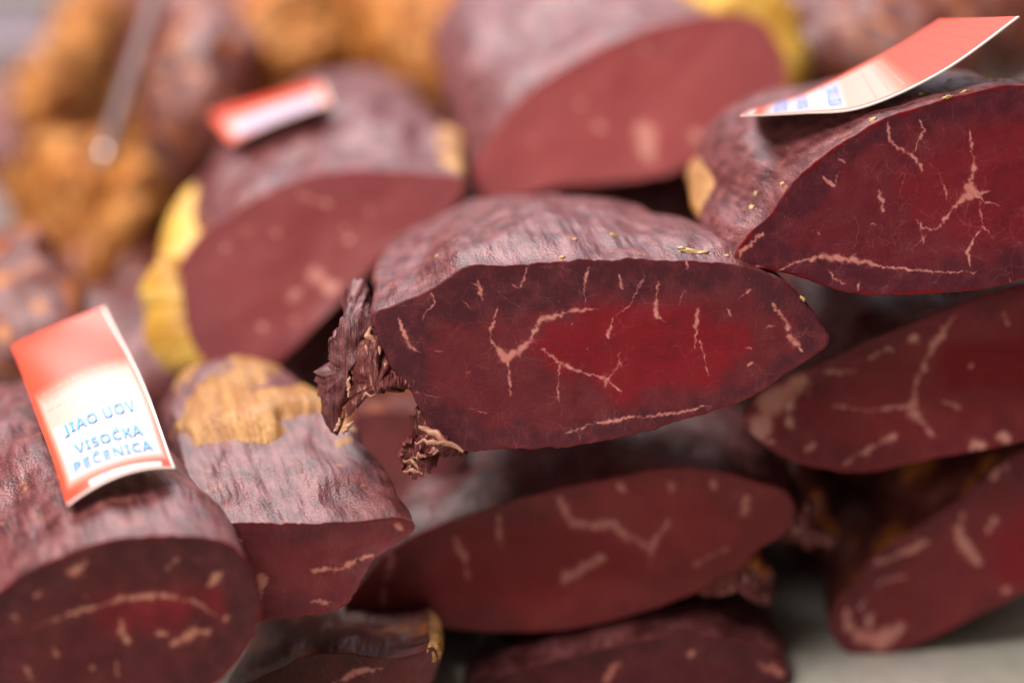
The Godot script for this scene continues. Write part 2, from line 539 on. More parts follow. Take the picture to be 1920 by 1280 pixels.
# a layer of fat lying on the body between two places on the rim (counter-clockwise), from t0 to t1
func fat_layer(made: Dictionary, f: Dictionary) -> void:
	var i0 := rim_index(made, f.from[0], f.from[1])
	var i1 := rim_index(made, f.to[0], f.to[1])
	var k: int = made.rows[0].size()
	var count := (i1 - i0 + k) % k
	var js := []
	for j in made.ts.size():
		if made.ts[j] >= f.t[0] and made.ts[j] <= f.t[1]:
			js.append(j)
	var st := SurfaceTool.new()
	st.begin(Mesh.PRIMITIVE_TRIANGLES)
	var grid := []
	for r in js.size() + 2:
		var j: int = js[clampi(r - 1, 0, js.size() - 1)]
		var line := []
		for s in count + 1:
			var i := (i0 + s) % k
			var a := float(s) / count
			var b := float(r - 1) / (js.size() - 1)
			var h: float = f.high * pow(sin(PI * a), 0.5) * (1.0 - pow(clampf(b, 0, 1), 3.0))
			var p: Vector3 = made.rows[j][i]
			if f.t[0] > 0.02:
				h *= smoothstep(0.0, 0.25, b)
			h *= 0.8 + 0.5 * lumps.get_noise_3d(p.x * 3000.0, p.y * 3000.0, p.z * 3000.0 + 50.0)
			if f.get("patchy", 0.0) > 0.0:
				h -= f.patchy * maxf(0.0, lumps.get_noise_3d(p.x * 4200.0 + 9.0, p.y * 4200.0, p.z * 3000.0)) * f.high * 3.0
			var out: Vector3 = made.normals[maxi(j, 2)][i]
			out = (out - made.axis * out.dot(made.axis)).normalized()
			h -= 0.0006
			if r == 0:
				h = -0.002
				p += made.n * 0.0003
			elif r == 1 and f.t[0] < 0.02:
				p += made.n * 0.0003
			elif r == js.size() + 1:
				h = -0.002
			line.append([p + out * h, Vector2(s * 0.03, r * 0.02)])
		grid.append(line)
	for r in grid.size() - 1:
		for s in count:
			for v in [[r, s + 1], [r + 1, s + 1], [r + 1, s], [r, s + 1], [r + 1, s], [r, s]]:
				st.set_smooth_group(0)
				st.set_uv(grid[v[0]][v[1]][1])
				st.add_vertex(grid[v[0]][v[1]][0])
	st.generate_normals()
	tangents(st)
	st.set_material(M[f.get("material", "fat")])
	part("fat_layer", st.commit(), made.node)

# a crumb of dried fat stuck to the rind where the photograph shows one
func crumb(made: Dictionary, px: float, py: float, long: float, wide: float, slant := 0.0) -> void:
	var best := Vector3.ZERO
	var bn := Vector3.UP
	var least := INF
	for j in range(0, made.rows.size() - 4):
		for i in made.rows[j].size():
			var nn: Vector3 = made.normals[maxi(j, 1)][i]
			if nn.dot(EYE - made.rows[j][i] - made.base) < 0.0:
				continue
			var d: float = seen(made.rows[j][i] + made.base).distance_to(Vector2(px, py))
			if d < least:
				least = d
				best = made.rows[j][i]
				bn = nn
	var st := SurfaceTool.new()
	st.begin(Mesh.PRIMITIVE_TRIANGLES)
	var ball := SphereMesh.new()
	ball.radius = 1.0
	ball.height = 2.0
	ball.radial_segments = 14
	ball.rings = 7
	st.append_from(ball, 0, Transform3D.IDENTITY)
	var arr := st.commit_to_arrays()
	var v: PackedVector3Array = arr[Mesh.ARRAY_VERTEX]
	var off := rng.randf() * 900.0
	for i in v.size():
		var k := 0.9 + 1.1 * lumps.get_noise_3d(v[i].x * 130.0 + off, v[i].y * 130.0, v[i].z * 130.0)
		v[i] = Vector3(v[i].x * long, v[i].y * 0.00055, v[i].z * wide) * k
	st = SurfaceTool.new()
	st.begin(Mesh.PRIMITIVE_TRIANGLES)
	var idx: PackedInt32Array = arr[Mesh.ARRAY_INDEX]
	for i in idx:
		st.set_smooth_group(0)
		st.set_uv(Vector2(v[i].x, v[i].z) * 20.0)
		st.add_vertex(v[i])
	st.generate_normals()
	var mesh := st.commit()
	mesh.surface_set_material(0, M.crumb)
	var o := part("fat_crumb", mesh, made.node)
	var xx := Vector3.RIGHT.rotated(Vector3.UP, slant)
	xx = (xx - bn * xx.dot(bn)).normalized()
	o.transform = Transform3D(Basis(xx, bn, xx.cross(bn)), best)

# a whole piece with no cut end in view
func whole(label: String, px: float, py: float, w: float, size: Vector3, yaw: float, pitch: float, roll: float, skin: String, seed_: int, lumpy := 0.006) -> Node3D:
	var c := at(px, py, w)
	var turn := Basis.from_euler(Vector3(deg_to_rad(pitch), deg_to_rad(yaw), deg_to_rad(roll)))
	var root := thing("cured_meat", label, "meat", c - Vector3(0, size.y, 0), "cured meat pieces piled in the display")
	var rows := []
	var uvs := []
	var around := 72
	var along := 60
	for j in along + 1:
		var t := float(j) / along * 2.0 - 1.0
		var s := pow(maxf(0.0, 1.0 - pow(absf(t), 2.6)), 0.5)
		s = maxf(s, 0.02)
		var row := PackedVector3Array()
		for i in around:
			var a := TAU * i / around - PI / 2
			var e := Vector2(signf(cos(a)) * pow(absf(cos(a)), 0.85), signf(sin(a)) * pow(absf(sin(a)), 0.85))
			var p := Vector3(e.x * size.x * s, e.y * size.y * s, -t * size.z)
			var k := lumpy * (2.0 * lumps.get_noise_3d(p.x * 1700.0, p.y * 1700.0 + seed_ * 31.0, p.z * 1300.0) + 0.6 * lumps.get_noise_3d(p.x * 6000.0 + seed_ * 7.0, p.y * 6000.0, p.z * 4000.0))
			p += Vector3(e.x, e.y, 0).normalized() * k * s
			row.append(turn * p + Vector3(0, size.y, 0))
		rows.append(row)
		uvs.append([TAU * (size.x + size.y) / 2.0 / around / 0.07, t * size.z / 0.07])
	var st := SurfaceTool.new()
	st.begin(Mesh.PRIMITIVE_TRIANGLES)
	rings(st, rows, ring_normals(rows), uvs, 0, rows.size() - 1, 0.6)
	tangents(st)
	st.set_material(M[skin])
	part("rind", st.commit(), root)
	return root

# ---------------------------------------------------------------- paper labels
func label_print() -> Image:
	var w := 256
	var h := 640
	var im := Image.create_empty(w, h, false, Image.FORMAT_RGBA8)
	var red := lin(0.78, 0.07, 0.028)
	im.fill(red)
	# pale printed panel in the middle, lilac-white behind the lettering, red border
	for y in h:
		for x in w:
			var e := minf(minf(x - 6, 250 - x) / 14.0, minf((y - 200) / 60.0, (592 - y) / 30.0))
			var c := red.lerp(lin(0.82, 0.42, 0.36), clampf(e, 0.0, 1.0))
			var f := minf(minf(x - 18, 238 - x) / 12.0, minf((y - 350) / 24.0, (562 - y) / 14.0))
			c = c.lerp(lin(0.80, 0.70, 0.80) if y < 440 or y > 452 else lin(0.84, 0.80, 0.66), clampf(f, 0.0, 1.0))
			im.set_pixel(x, y, c)
	# lines of small print in a darker red, too small to read
	rng.seed = 404
	for row in 9:
		var x := 26
		while x < 220:
			var step := rng.randi_range(6, 22)
			im.fill_rect(Rect2i(x, 46 + row * 30, step, 5), lin(0.55, 0.05, 0.03) if row < 6 else lin(0.78, 0.30, 0.26))
			x += step + 6
	im.fill_rect(Rect2i(58, 596, 170, 26), lin(0.82, 0.78, 0.76))
	im.fill_rect(Rect2i(0, 632, 256, 8), lin(0.80, 0.78, 0.74))
	im.fill_rect(Rect2i(249, 0, 7, 640), lin(0.80, 0.76, 0.70))
	return im

# rows from the bottom of the label to its top: [left, right] points
func paper_label(label: String, rows: Array, print_: Material, edge: Material, ink: Material, lines: Array, curl: float) -> void:
	var at_ := func(s: float, t: float) -> Vector3:
		var f := t * (rows.size() - 1)
		var k := clampi(int(f), 0, rows.size() - 2)
		f -= k
		var out := []
		for side in 2:
			out.append(rows[k][side].cubic_interpolate(rows[k + 1][side], rows[maxi(k - 1, 0)][side], rows[mini(k + 2, rows.size() - 1)][side], f))
		var across: Vector3 = out[1] - out[0]
		return out[0] + across * s + Vector3.UP * curl * (4.0 * s * (1.0 - s) * (0.4 + 0.6 * (1.0 - t)) + 0.25 * sin(t * 9.0 + s * 3.0))
	var base: Vector3 = at_.call(0.5, 0.0)
	var root := thing("paper_label", label, "label", base, "printed paper labels on the meat")
	var nu := 20
	var nv := 40
	var grid := []
	var back := []
	for j in nv + 1:
		var a := []
		var b := []
		for i in nu + 1:
			var s := float(i) / nu
			var t := float(j) / nv
			var p: Vector3 = at_.call(s, t)
			var du: Vector3 = at_.call(s + 0.01, t) - at_.call(s - 0.01, t)
			var dv: Vector3 = at_.call(s, t + 0.01) - at_.call(s, t - 0.01)
			var n := du.cross(dv).normalized()
			a.append([p - base, n, Vector2(s, 1.0 - t)])
			b.append([p - n * 0.00045 - base, -n, Vector2(s, 1.0 - t)])
		grid.append(a)
		back.append(b)
	var st := SurfaceTool.new()
	st.begin(Mesh.PRIMITIVE_TRIANGLES)
	for j in nv:
		for i in nu:
			for v in [[j, i], [j + 1, i], [j + 1, i + 1], [j, i], [j + 1, i + 1], [j, i + 1]]:
				var g: Array = grid[v[0]][v[1]]
				vertex(st, g[0], g[1], g[2])
	tangents(st)
	st.set_material(print_)
	var mesh := st.commit()
	st = SurfaceTool.new()
	st.begin(Mesh.PRIMITIVE_TRIANGLES)
	for j in nv:
		for i in nu:
			for v in [[j, i], [j + 1, i + 1], [j + 1, i], [j, i], [j, i + 1], [j + 1, i + 1]]:
				var g: Array = back[v[0]][v[1]]
				vertex(st, g[0], g[1], g[2])
	var rim := []
	for i in nu + 1:
		rim.append([0, i])
	for j in range(1, nv + 1):
		rim.append([j, nu])
	for i in range(nu - 1, -1, -1):
		rim.append([nv, i])
	for j in range(nv - 1, 0, -1):
		rim.append([j, 0])
	for k in rim.size():
		var a: Array = rim[k]
		var b: Array = rim[(k + 1) % rim.size()]
		var p: Vector3 = grid[a[0]][a[1]][0]
		var q: Vector3 = grid[b[0]][b[1]][0]
		var n: Vector3 = (q - p).cross(grid[a[0]][a[1]][1]).normalized()
		var p2: Vector3 = back[a[0]][a[1]][0]
		var q2: Vector3 = back[b[0]][b[1]][0]
		for v in [p, q, q2, p, q2, p2]:
			vertex(st, v, n, Vector2.ZERO)
	tangents(st)
	st.set_material(edge)
	st.commit(mesh)
	var sheet := part("paper", mesh, root)
	for l in lines:
		var tm := TextMesh.new()
		tm.text = l[0]
		var font := SystemFont.new()
		font.font_names = PackedStringArray(["Droid Sans"])
		font.font_weight = 700
		tm.font = font
		tm.font_size = 64
		tm.pixel_size = 0.01
		tm.depth = 0.0
		tm.curve_step = 1.0
		var arr := tm.get_mesh_arrays()
		var v: PackedVector3Array = arr[Mesh.ARRAY_VERTEX]
		var lo := v[0]
		var hi := v[0]
		for p in v:
			lo = lo.min(p)
			hi = hi.max(p)
		var nn := PackedVector3Array()
		for i in v.size():
			var s := lerpf(l[1], l[2], (v[i].x - lo.x) / (hi.x - lo.x))
			var t := lerpf(l[3], l[4], (v[i].y - lo.y) / (hi.y - lo.y))
			var p: Vector3 = at_.call(s, t)
			var n: Vector3 = (at_.call(s + 0.01, t) - at_.call(s - 0.01, t)).cross(at_.call(s, t + 0.01) - at_.call(s, t - 0.01)).normalized()
			v[i] = p + n * 0.0005 - base
			nn.append(n)
		var out := []
		out.resize(Mesh.ARRAY_MAX)
		out[Mesh.ARRAY_VERTEX] = v
		out[Mesh.ARRAY_NORMAL] = nn
		out[Mesh.ARRAY_INDEX] = arr[Mesh.ARRAY_INDEX]
		var m := ArrayMesh.new()
		m.add_surface_from_arrays(Mesh.PRIMITIVE_TRIANGLES, out)
		m.surface_set_material(0, ink)
		part("lettering", m, sheet)

# ----------------------------------------------------------------
func area(called: String, where: Vector3, target: Vector3, size: Vector2, energy: float, color: Color) -> void:
	var l := AreaLight3D.new()
	l.name = called
	l.area_size = size
	l.light_energy = energy
	l.light_color = color
	l.area_range = 6.0
	l.area_attenuation = 2.0
	l.shadow_enabled = true
	add_child(l)
	l.look_at_from_position(where, target, Vector3.RIGHT)

func _ready() -> void:
	# camera
	var cam := Camera3D.new()
	cam.name = "camera"
	cam.position = EYE
	cam.rotation_degrees = Vector3(-PITCH, 0, 0)
	cam.far = 20.0
	cam.near = 0.05
	var lens := CameraAttributesPhysical.new()
	lens.frustum_focal_length = 84.375
	lens.frustum_focus_distance = FOCUS
	lens.frustum_near = 0.05
	lens.frustum_far = 20.0
	lens.exposure_aperture = 2.1
	cam.attributes = lens
	cam.fov = 16.19
	add_child(cam)
	cam.current = true
	# surroundings, the case lamp and added fill lights
	var around := WorldEnvironment.new()
	around.name = "environment"
	var e := Environment.new()
	e.background_mode = Environment.BG_COLOR
	e.background_color = lin(0.115, 0.088, 0.082)
	e.tonemap_mode = Environment.TONE_MAPPER_LINEAR
	e.tonemap_exposure = 1.0
	e.sdfgi_enabled = true
	e.ssao_enabled = true
	e.ssil_enabled = true
	around.environment = e
	add_child(around)
	area("case_lamp", Vector3(-0.25, 0.95, -0.62), Vector3(0.0, 0.10, -0.05), Vector2(0.35, 0.8), 1.35, Color(1.0, 0.95, 0.94))
	area("added_front_fill", Vector3(-0.65, 1.40, 0.42), Vector3(0.0, 0.10, 0.0), Vector2(0.6, 0.8), 3.3, Color(1.0, 0.93, 0.90))  # unseen fill added above the front to brighten the cut faces
	area("added_back_sheen", Vector3(-0.1, 1.15, -1.6), Vector3(0.0, 0.12, 0.0), Vector2(0.6, 1.4), 0.7, Color(0.94, 0.93, 1.0))  # made-up cool light behind the pile, added for lilac sheen on the rinds

	area("added_low_fill", Vector3(-1.0, 0.55, 1.15), Vector3(0.0, 0.08, 0.0), Vector2(0.5, 0.5), 0.5, Color(1.0, 0.92, 0.88))  # weak fill added low at front left to lift the lower faces

	rng.seed = 7
	lumps.seed = 3
	lumps.frequency = 0.01
	lumps.fractal_octaves = 3
	make_materials()
	tray()
	pieces()
	back_pieces()
	labels()
	small_things()

func tray() -> void:
	var o := MeshInstance3D.new()
	o.name = "display_floor"
	var b := BoxMesh.new()
	b.size = Vector3(2.4, 0.02, 2.0)
	o.mesh = b
	var m := StandardMaterial3D.new()
	var t := mottled(256, grey(noise(31, 0.02, 3), 256, 256), grey(noise(32, 0.1, 3), 256, 256), [[0.0, lin(0.38, 0.40, 0.34)], [1.0, lin(0.50, 0.51, 0.46)]], 0.05)
	m.albedo_texture = tex(t)
	m.uv1_triplanar = true
	m.uv1_scale = Vector3.ONE * 3.0
	m.roughness = 0.35
	o.material_override = m
	add_child(o)
	o.position = Vector3(0, -0.01, -0.6)
	o.set_meta("kind", "structure")

func pieces() -> void:
	# the piece in the middle, in focus
	var a := body({
		"label": "dark cured beef in the centre, ruby heart, ragged torn flap on its left", "seed": 3, "w": 0.752, "tilt": 14.0, "pixels": 1280, "around": 288, "along": 60, "ragged": 0.0009,
		"outline": [700, 592, 735, 572, 800, 545, 850, 511, 890, 495, 960, 497, 1050, 490, 1150, 486, 1250, 487, 1372, 495, 1440, 515, 1490, 545, 1530, 590, 1556, 638, 1530, 665, 1490, 690, 1450, 720, 1400, 748, 1330, 774, 1250, 796, 1180, 815, 1110, 830, 1020, 840, 920, 844, 868, 846, 825, 822, 800, 790, 772, 738, 742, 700, 714, 650],
		"axis": Vector3(-0.20, 0.0, -1.0), "length": 0.125, "lumpy": 0.0022, "oval": 0.75, "hairs": 110, "hair_alpha": 0.22, "flecks": 110,
		"ends": [[0.0, 1.0, 1.0], [0.2, 0.97, 1.02], [0.45, 0.88, 0.98], [0.7, 0.72, 0.84], [0.9, 0.42, 0.5], [1.0, 0.04, 0.04]],
		"zones": 1.0, "heart": [790, 610, 900, 590, 1000, 572, 1100, 552, 1250, 542, 1400, 548, 1500, 590, 1500, 640, 1420, 700, 1320, 748, 1180, 774, 1050, 792, 900, 800, 835, 760, 800, 690],
		"ruby": [1010, 600, 1060, 585, 1150, 565, 1230, 560, 1310, 580, 1385, 620, 1400, 660, 1360, 700, 1290, 730, 1220, 745, 1160, 740, 1100, 715, 1030, 690, 1005, 650],
		"veins": [
			[933, 575, 2, 924, 610, 4, 917, 633, 5, 931, 651, 7, 949, 671, 10, 976, 660, 9, 994, 637, 8, 1015, 599, 8, 1035, 594, 7, 1067, 583, 6, 1094, 581, 4, 1125, 577, 2],
			[949, 671, 8, 953, 692, 5, 956, 720, 4, 957, 747, 2], [1103, 499, 5, 1096, 533, 4, 1098, 570, 3], [987, 500, 4, 983, 520, 4, 974, 540, 3], [958, 531, 2, 974, 540, 3],
			[895, 524, 3, 899, 542, 5, 904, 567, 4], [881, 528, 2, 897, 536, 3], [809, 547, 3, 815, 569, 5], [815, 569, 3, 795, 587, 2, 792, 602, 2], [745, 594, 3, 756, 617, 5, 765, 646, 6, 777, 653, 4, 787, 663, 4],
			[872, 698, 3, 883, 696, 4], [813, 658, 2, 836, 658, 2], [1015, 653, 4, 1035, 667, 5, 1051, 683, 6, 1080, 692, 4, 1112, 705, 4, 1137, 711, 7, 1137, 728, 3], [1137, 711, 3, 1167, 737, 3], [1137, 711, 5, 1157, 692, 4, 1164, 655, 2],
			[1051, 683, 5, 1046, 719, 3, 1049, 757, 4], [1139, 633, 5, 1151, 592, 2, 1180, 574, 2, 1210, 515, 3], [1160, 513, 3, 1167, 543, 5], [1236, 524, 2, 1230, 556, 5, 1231, 592, 6, 1250, 606, 3],
			[1309, 576, 4, 1306, 615, 7, 1304, 655, 3], [1311, 637, 4, 1322, 665, 3, 1327, 706, 2], [1204, 522, 4, 1193, 543, 2], [1286, 542, 2, 1270, 574, 3], [1286, 488, 3, 1290, 506, 4], [1408, 541, 4, 1383, 563, 2], [1363, 576, 3, 1373, 592, 5],
			[1449, 567, 4, 1463, 587, 10, 1481, 617, 10], [1472, 631, 5, 1494, 640, 9, 1506, 660, 4], [1435, 617, 2, 1458, 608, 3], [1397, 651, 4, 1413, 658, 2], [1401, 687, 3, 1413, 678, 4], [1145, 610, 4, 1141, 635, 5],
			[1058, 814, 2, 1099, 798, 5, 1139, 789, 5, 1191, 782, 6, 1272, 773, 4, 1340, 757, 2], [1163, 678, 6, 1161, 690, 5], [875, 765, 2, 915, 775, 2], [1070, 610, 3, 1076, 604, 3], [1100, 655, 5, 1103, 652, 4],
			[775, 735, 2, 830, 745, 1], [930, 545, 1, 980, 580, 1, 1010, 575, 1], [865, 560, 1, 885, 580, 2]],
	})
	for k in [[1300, 469, 0.0042, 0.0011, 0.05], [1318, 471, 0.0022, 0.0009, 0.3], [1275, 464, 0.0018, 0.0006, -0.3], [1152, 442, 0.0013, 0.0010, 0.0], [1078, 452, 0.0009, 0.0005, 0.0], [1362, 480, 0.0008, 0.0006, 0.0], [1052, 483, 0.0010, 0.0008, 0.0], [822, 480, 0.0009, 0.0006, 0.0], [1556, 634, 0.0010, 0.0022, 0.0], [1494, 690, 0.0014, 0.0008, 0.4]]:
		crumb(a, k[0], k[1], k[2], k[3], k[4])
	torn_flaps(a)
	# upper right, with a label on it
	var b := body({
		"label": "large dark marbled cured beef at the right with a label on top", "seed": 4, "w": 0.752, "tilt": 12.0, "turn": 0.0, "pixels": 1280, "around": 288, "along": 60,
		"outline": [1377, 484, 1400, 442, 1440, 405, 1470, 365, 1500, 325, 1560, 280, 1650, 225, 1740, 195, 1830, 170, 1900, 160, 1970, 168, 2060, 205, 2110, 300, 2085, 420, 2000, 490, 1880, 535, 1790, 548, 1680, 554, 1610, 552, 1560, 541, 1510, 523, 1460, 510, 1410, 500],
		"axis": Vector3(-0.22, -0.10, -1.0), "length": 0.13, "lumpy": 0.0018, "oval": 0.55, "hairs": 190, "hair_alpha": 0.30, "rim": 2.0, "zones": 0.9, "rim_color": Color(0.46, 0.05, 0.07, 0.16), "flecks": 90, "lean": lin(0.12, 0.016, 0.025),  # wider, brighter rim red paints in light shining through the edge
		"ends": [[0.0, 1.0, 1.0], [0.25, 1.0, 0.97], [0.5, 0.95, 0.88], [0.75, 0.8, 0.7], [0.92, 0.45, 0.45], [1.0, 0.04, 0.04]],
		"ruby": [1680, 330, 1770, 270, 1900, 220, 2050, 240, 2090, 360, 2000, 450, 1880, 440, 1760, 430, 1700, 400], "ruby_strength": 0.38,
		"fat": [{"from": [1455, 388], "to": [1395, 495], "t": [0.33, 0.95], "high": 0.004, "material": "gold_fat"}],
		"veins": [
			[1664, 228, 4, 1669, 262, 4, 1692, 281, 8, 1708, 290, 9, 1721, 300, 7, 1732, 325, 3], [1723, 223, 3, 1735, 244, 4, 1718, 272, 4, 1714, 291, 3],
			[1819, 240, 3, 1824, 272, 4, 1828, 314, 6, 1821, 345, 14, 1823, 358, 14, 1800, 375, 8, 1768, 417, 7, 1753, 431, 6, 1730, 427, 3, 1714, 406, 2], [1821, 352, 8, 1840, 362, 5, 1860, 357, 2], [1826, 358, 6, 1842, 375, 3, 1878, 387, 2], [1838, 375, 3, 1843, 422, 4, 1814, 474, 4, 1819, 504, 2], [1843, 422, 4, 1857, 440, 2],
			[1768, 340, 3, 1779, 377, 4], [1730, 427, 3, 1732, 458, 2], [1543, 326, 2, 1553, 341, 5, 1568, 348, 5], [1568, 347, 3, 1573, 321, 2], [1571, 295, 2, 1587, 306, 4], [1650, 354, 3, 1657, 392, 8, 1659, 398, 5], [1632, 420, 3, 1649, 422, 3], [1533, 430, 2, 1537, 442, 4],
			[1442, 516, 3, 1482, 495, 3, 1543, 480, 7, 1585, 485, 8, 1636, 495, 7, 1683, 504, 4, 1749, 509, 3, 1833, 509, 2], [1552, 504, 4, 1561, 520, 5, 1587, 534, 8], [1613, 524, 3, 1608, 545, 4], [1384, 482, 5, 1404, 459, 12, 1430, 434, 9], [1395, 504, 3, 1421, 499, 4, 1441, 495, 2],
			[1700, 325, 2, 1690, 360, 1, 1697, 400, 1], [1768, 342, 2, 1760, 320, 1, 1740, 300, 1], [1740, 440, 2, 1710, 470, 1], [1860, 440, 2, 1880, 480, 1], [1895, 520, 4, 1899, 530, 3], [1600, 400, 1, 1612, 430, 1, 1600, 470, 1]],
	})
	for k in [[1412, 388, 0.0010, 0.0016, 0.2], [1418, 360, 0.0014, 0.0009, 0.8], [1470, 345, 0.0008, 0.0012, 0.0], [1634, 224, 0.0016, 0.0010, 0.2], [1700, 178, 0.0010, 0.0005, 0.2], [1728, 176, 0.0014, 0.0006, 0.1], [1775, 185, 0.0016, 0.0008, 0.2], [1810, 171, 0.0016, 0.0008, 0.2], [1820, 146, 0.0020, 0.0005, 0.1], [1850, 148, 0.0032, 0.0007, 0.1], [1876, 152, 0.0026, 0.0009, 0.0], [1780, 152, 0.0008, 0.0005, 0.0]]:
		crumb(b, k[0], k[1], k[2], k[3], k[4])
	# behind, upper middle
	body({
		"label": "reddish cured beef at the top middle, thick yellow fat on its upper right", "seed": 5, "w": 0.895, "tilt": 28.0, "turn": 4.0, "lean": lin(0.36, 0.080, 0.080), "rind": "rind",
		"outline": [900, 374, 890, 325, 908, 275, 950, 215, 1000, 165, 1080, 112, 1160, 72, 1240, 45, 1320, 28, 1390, 25, 1440, 52, 1475, 108, 1484, 165, 1462, 218, 1400, 262, 1330, 297, 1270, 322, 1200, 337, 1120, 345, 1040, 352, 980, 370, 930, 380],
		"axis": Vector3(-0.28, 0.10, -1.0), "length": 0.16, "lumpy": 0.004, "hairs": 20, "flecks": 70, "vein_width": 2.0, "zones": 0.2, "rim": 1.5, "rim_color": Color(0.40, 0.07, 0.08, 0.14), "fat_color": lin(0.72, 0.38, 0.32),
		"fat": [{"from": [1500, 190], "to": [1345, 20], "t": [0.0, 0.55], "high": 0.021, "material": "fat"}],
		"veins": [[1196, 228, 10, 1208, 245, 16, 1212, 270, 18, 1216, 292, 14], [1292, 248, 12, 1312, 258, 12], [1085, 190, 8, 1095, 195, 8], [1120, 240, 10, 1132, 234, 10], [1046, 250, 10, 1050, 252, 8], [1205, 85, 10, 1208, 95, 8], [1255, 70, 8, 1262, 74, 8], [1410, 90, 8, 1418, 92, 6], [1240, 120, 8, 1246, 124, 8], [1225, 305, 10, 1232, 303, 8], [1000, 265, 9, 1004, 262, 8]],
	})
	# behind, left of the middle
	body({
		"label": "brownish red cured beef left of the centre with a yellow fat edge", "seed": 6, "w": 0.86, "tilt": 28.0, "turn": 2.0, "lean": lin(0.26, 0.055, 0.058), "rind": "rind",
		"outline": [330, 540, 336, 492, 380, 442, 430, 402, 500, 361, 570, 331, 650, 318, 740, 320, 830, 326, 876, 345, 852, 385, 800, 418, 740, 455, 700, 500, 660, 545, 600, 602, 520, 682, 450, 713, 400, 704, 355, 655, 336, 598],
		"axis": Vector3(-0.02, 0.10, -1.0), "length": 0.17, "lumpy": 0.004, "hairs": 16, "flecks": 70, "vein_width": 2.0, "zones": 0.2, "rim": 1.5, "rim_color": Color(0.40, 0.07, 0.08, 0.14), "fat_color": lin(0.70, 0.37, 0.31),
		"fat": [{"from": [345, 478], "to": [380, 690], "t": [0.0, 0.5], "high": 0.021, "material": "fat"}, {"from": [890, 375], "to": [820, 318], "t": [0.0, 0.5], "high": 0.002, "material": "gold_fat", "patchy": 0.6}],
		"veins": [[585, 505, 12, 600, 522, 16, 628, 540, 14], [540, 560, 10, 560, 545, 8], [462, 428, 10, 468, 433, 12], [515, 432, 10, 520, 436, 10], [418, 463, 10, 424, 466, 8], [640, 425, 10, 645, 430, 8], [650, 448, 12, 658, 446, 10], [545, 600, 12, 552, 604, 10], [488, 612, 12, 494, 616, 10], [560, 365, 6, 620, 385, 5], [690, 392, 10, 696, 394, 10]],
	})
	# lower left, in front, with a label on it
	body({
		"label": "cured beef at the lower left with the upright paper label on it", "seed": 7, "w": 0.705, "tilt": 14.0, "turn": 6.0, "pixels": 768, "lean": lin(0.07, 0.014, 0.015),
		"outline": [-100, 1200, -60, 1140, 0, 1105, 60, 1065, 130, 1035, 210, 1012, 300, 1003, 370, 1004, 430, 1020, 472, 1070, 492, 1130, 480, 1180, 452, 1235, 400, 1285, 320, 1330, 200, 1360, 100, 1370, 0, 1370, -80, 1310],
		"axis": Vector3(-0.36, 0.05, -1.0), "length": 0.17, "lumpy": 0.002, "hairs": 40, "flecks": 70, "fat_color": lin(0.42, 0.22, 0.16), "rim": 1.7, "rim_color": Color(0.42, 0.03, 0.05, 0.16), "around": 200, "along": 60,  # strong rim red stands for light seeping through the thin edge
		"ends": [[0.0, 1.0, 1.0], [0.4, 0.97, 1.0], [0.7, 0.9, 0.95], [0.9, 0.6, 0.6], [1.0, 0.04, 0.04]],
		"ruby": [185, 1115, 290, 1095, 385, 1105, 405, 1150, 250, 1195, 180, 1175], "ruby_strength": 0.45,
		"veins": [[125, 1075, 8, 140, 1072, 14, 152, 1060, 8, 165, 1048, 5], [310, 1067, 7, 338, 1045, 7], [388, 1100, 6, 400, 1085, 10, 424, 1066, 8], [60, 1176, 3, 130, 1150, 6, 220, 1126, 7, 300, 1115, 7, 360, 1126, 6, 412, 1158, 3], [225, 1160, 6, 228, 1185, 14, 238, 1205, 12], [318, 1215, 6, 340, 1198, 14, 355, 1188, 14, 395, 1180, 10], [290, 1190, 8, 315, 1188, 7], [18, 1155, 8, 32, 1165, 10], [95, 1215, 6, 110, 1232, 6], [170, 1250, 8, 176, 1256, 8], [215, 1240, 8, 220, 1275, 8], [45, 1250, 7, 60, 1275, 7], [155, 1115, 6, 164, 1122, 6], [420, 1165, 8, 432, 1155, 6], [60, 1120, 5, 75, 1108, 5]],
	})
	body({
		"label": "small flat-topped cured beef with golden fat behind, lower left of centre", "seed": 8, "w": 0.742, "tilt": 12.0, "turn": -4.0, "pixels": 512, "lean": lin(0.125, 0.022, 0.026),
		"outline": [368, 990, 410, 984, 460, 979, 560, 980, 650, 978, 740, 970, 776, 990, 742, 1020, 702, 1050, 680, 1085, 650, 1132, 590, 1150, 520, 1161, 460, 1166, 400, 1150, 370, 1090],
		"axis": Vector3(-0.30, 0.16, -1.0), "length": 0.125, "lumpy": 0.0026, "hairs": 20, "flecks": 30, "ragged": 0.0009, "around": 180, "fat_color": lin(0.46, 0.22, 0.17), "slab": 0.005,
		"ends": [[0.0, 1.0, 1.0], [0.3, 1.0, 1.05], [0.6, 0.95, 1.1], [0.85, 0.7, 0.8], [1.0, 0.04, 0.04]],
		"fat": [{"from": [776, 985], "to": [372, 1000], "t": [0.30, 1.0], "high": 0.004, "material": "gold_fat", "patchy": 0.8}],
		"veins": [[478, 1086, 12, 500, 1086, 12], [490, 1088, 12, 484, 1120, 8, 468, 1145, 8, 460, 1168, 14], [580, 1072, 6, 640, 1066, 8, 668, 1048, 7, 700, 1040, 5], [580, 1126, 6, 625, 1132, 7], [740, 985, 10, 755, 992, 8], [440, 1010, 5, 455, 1012, 5]],
	})
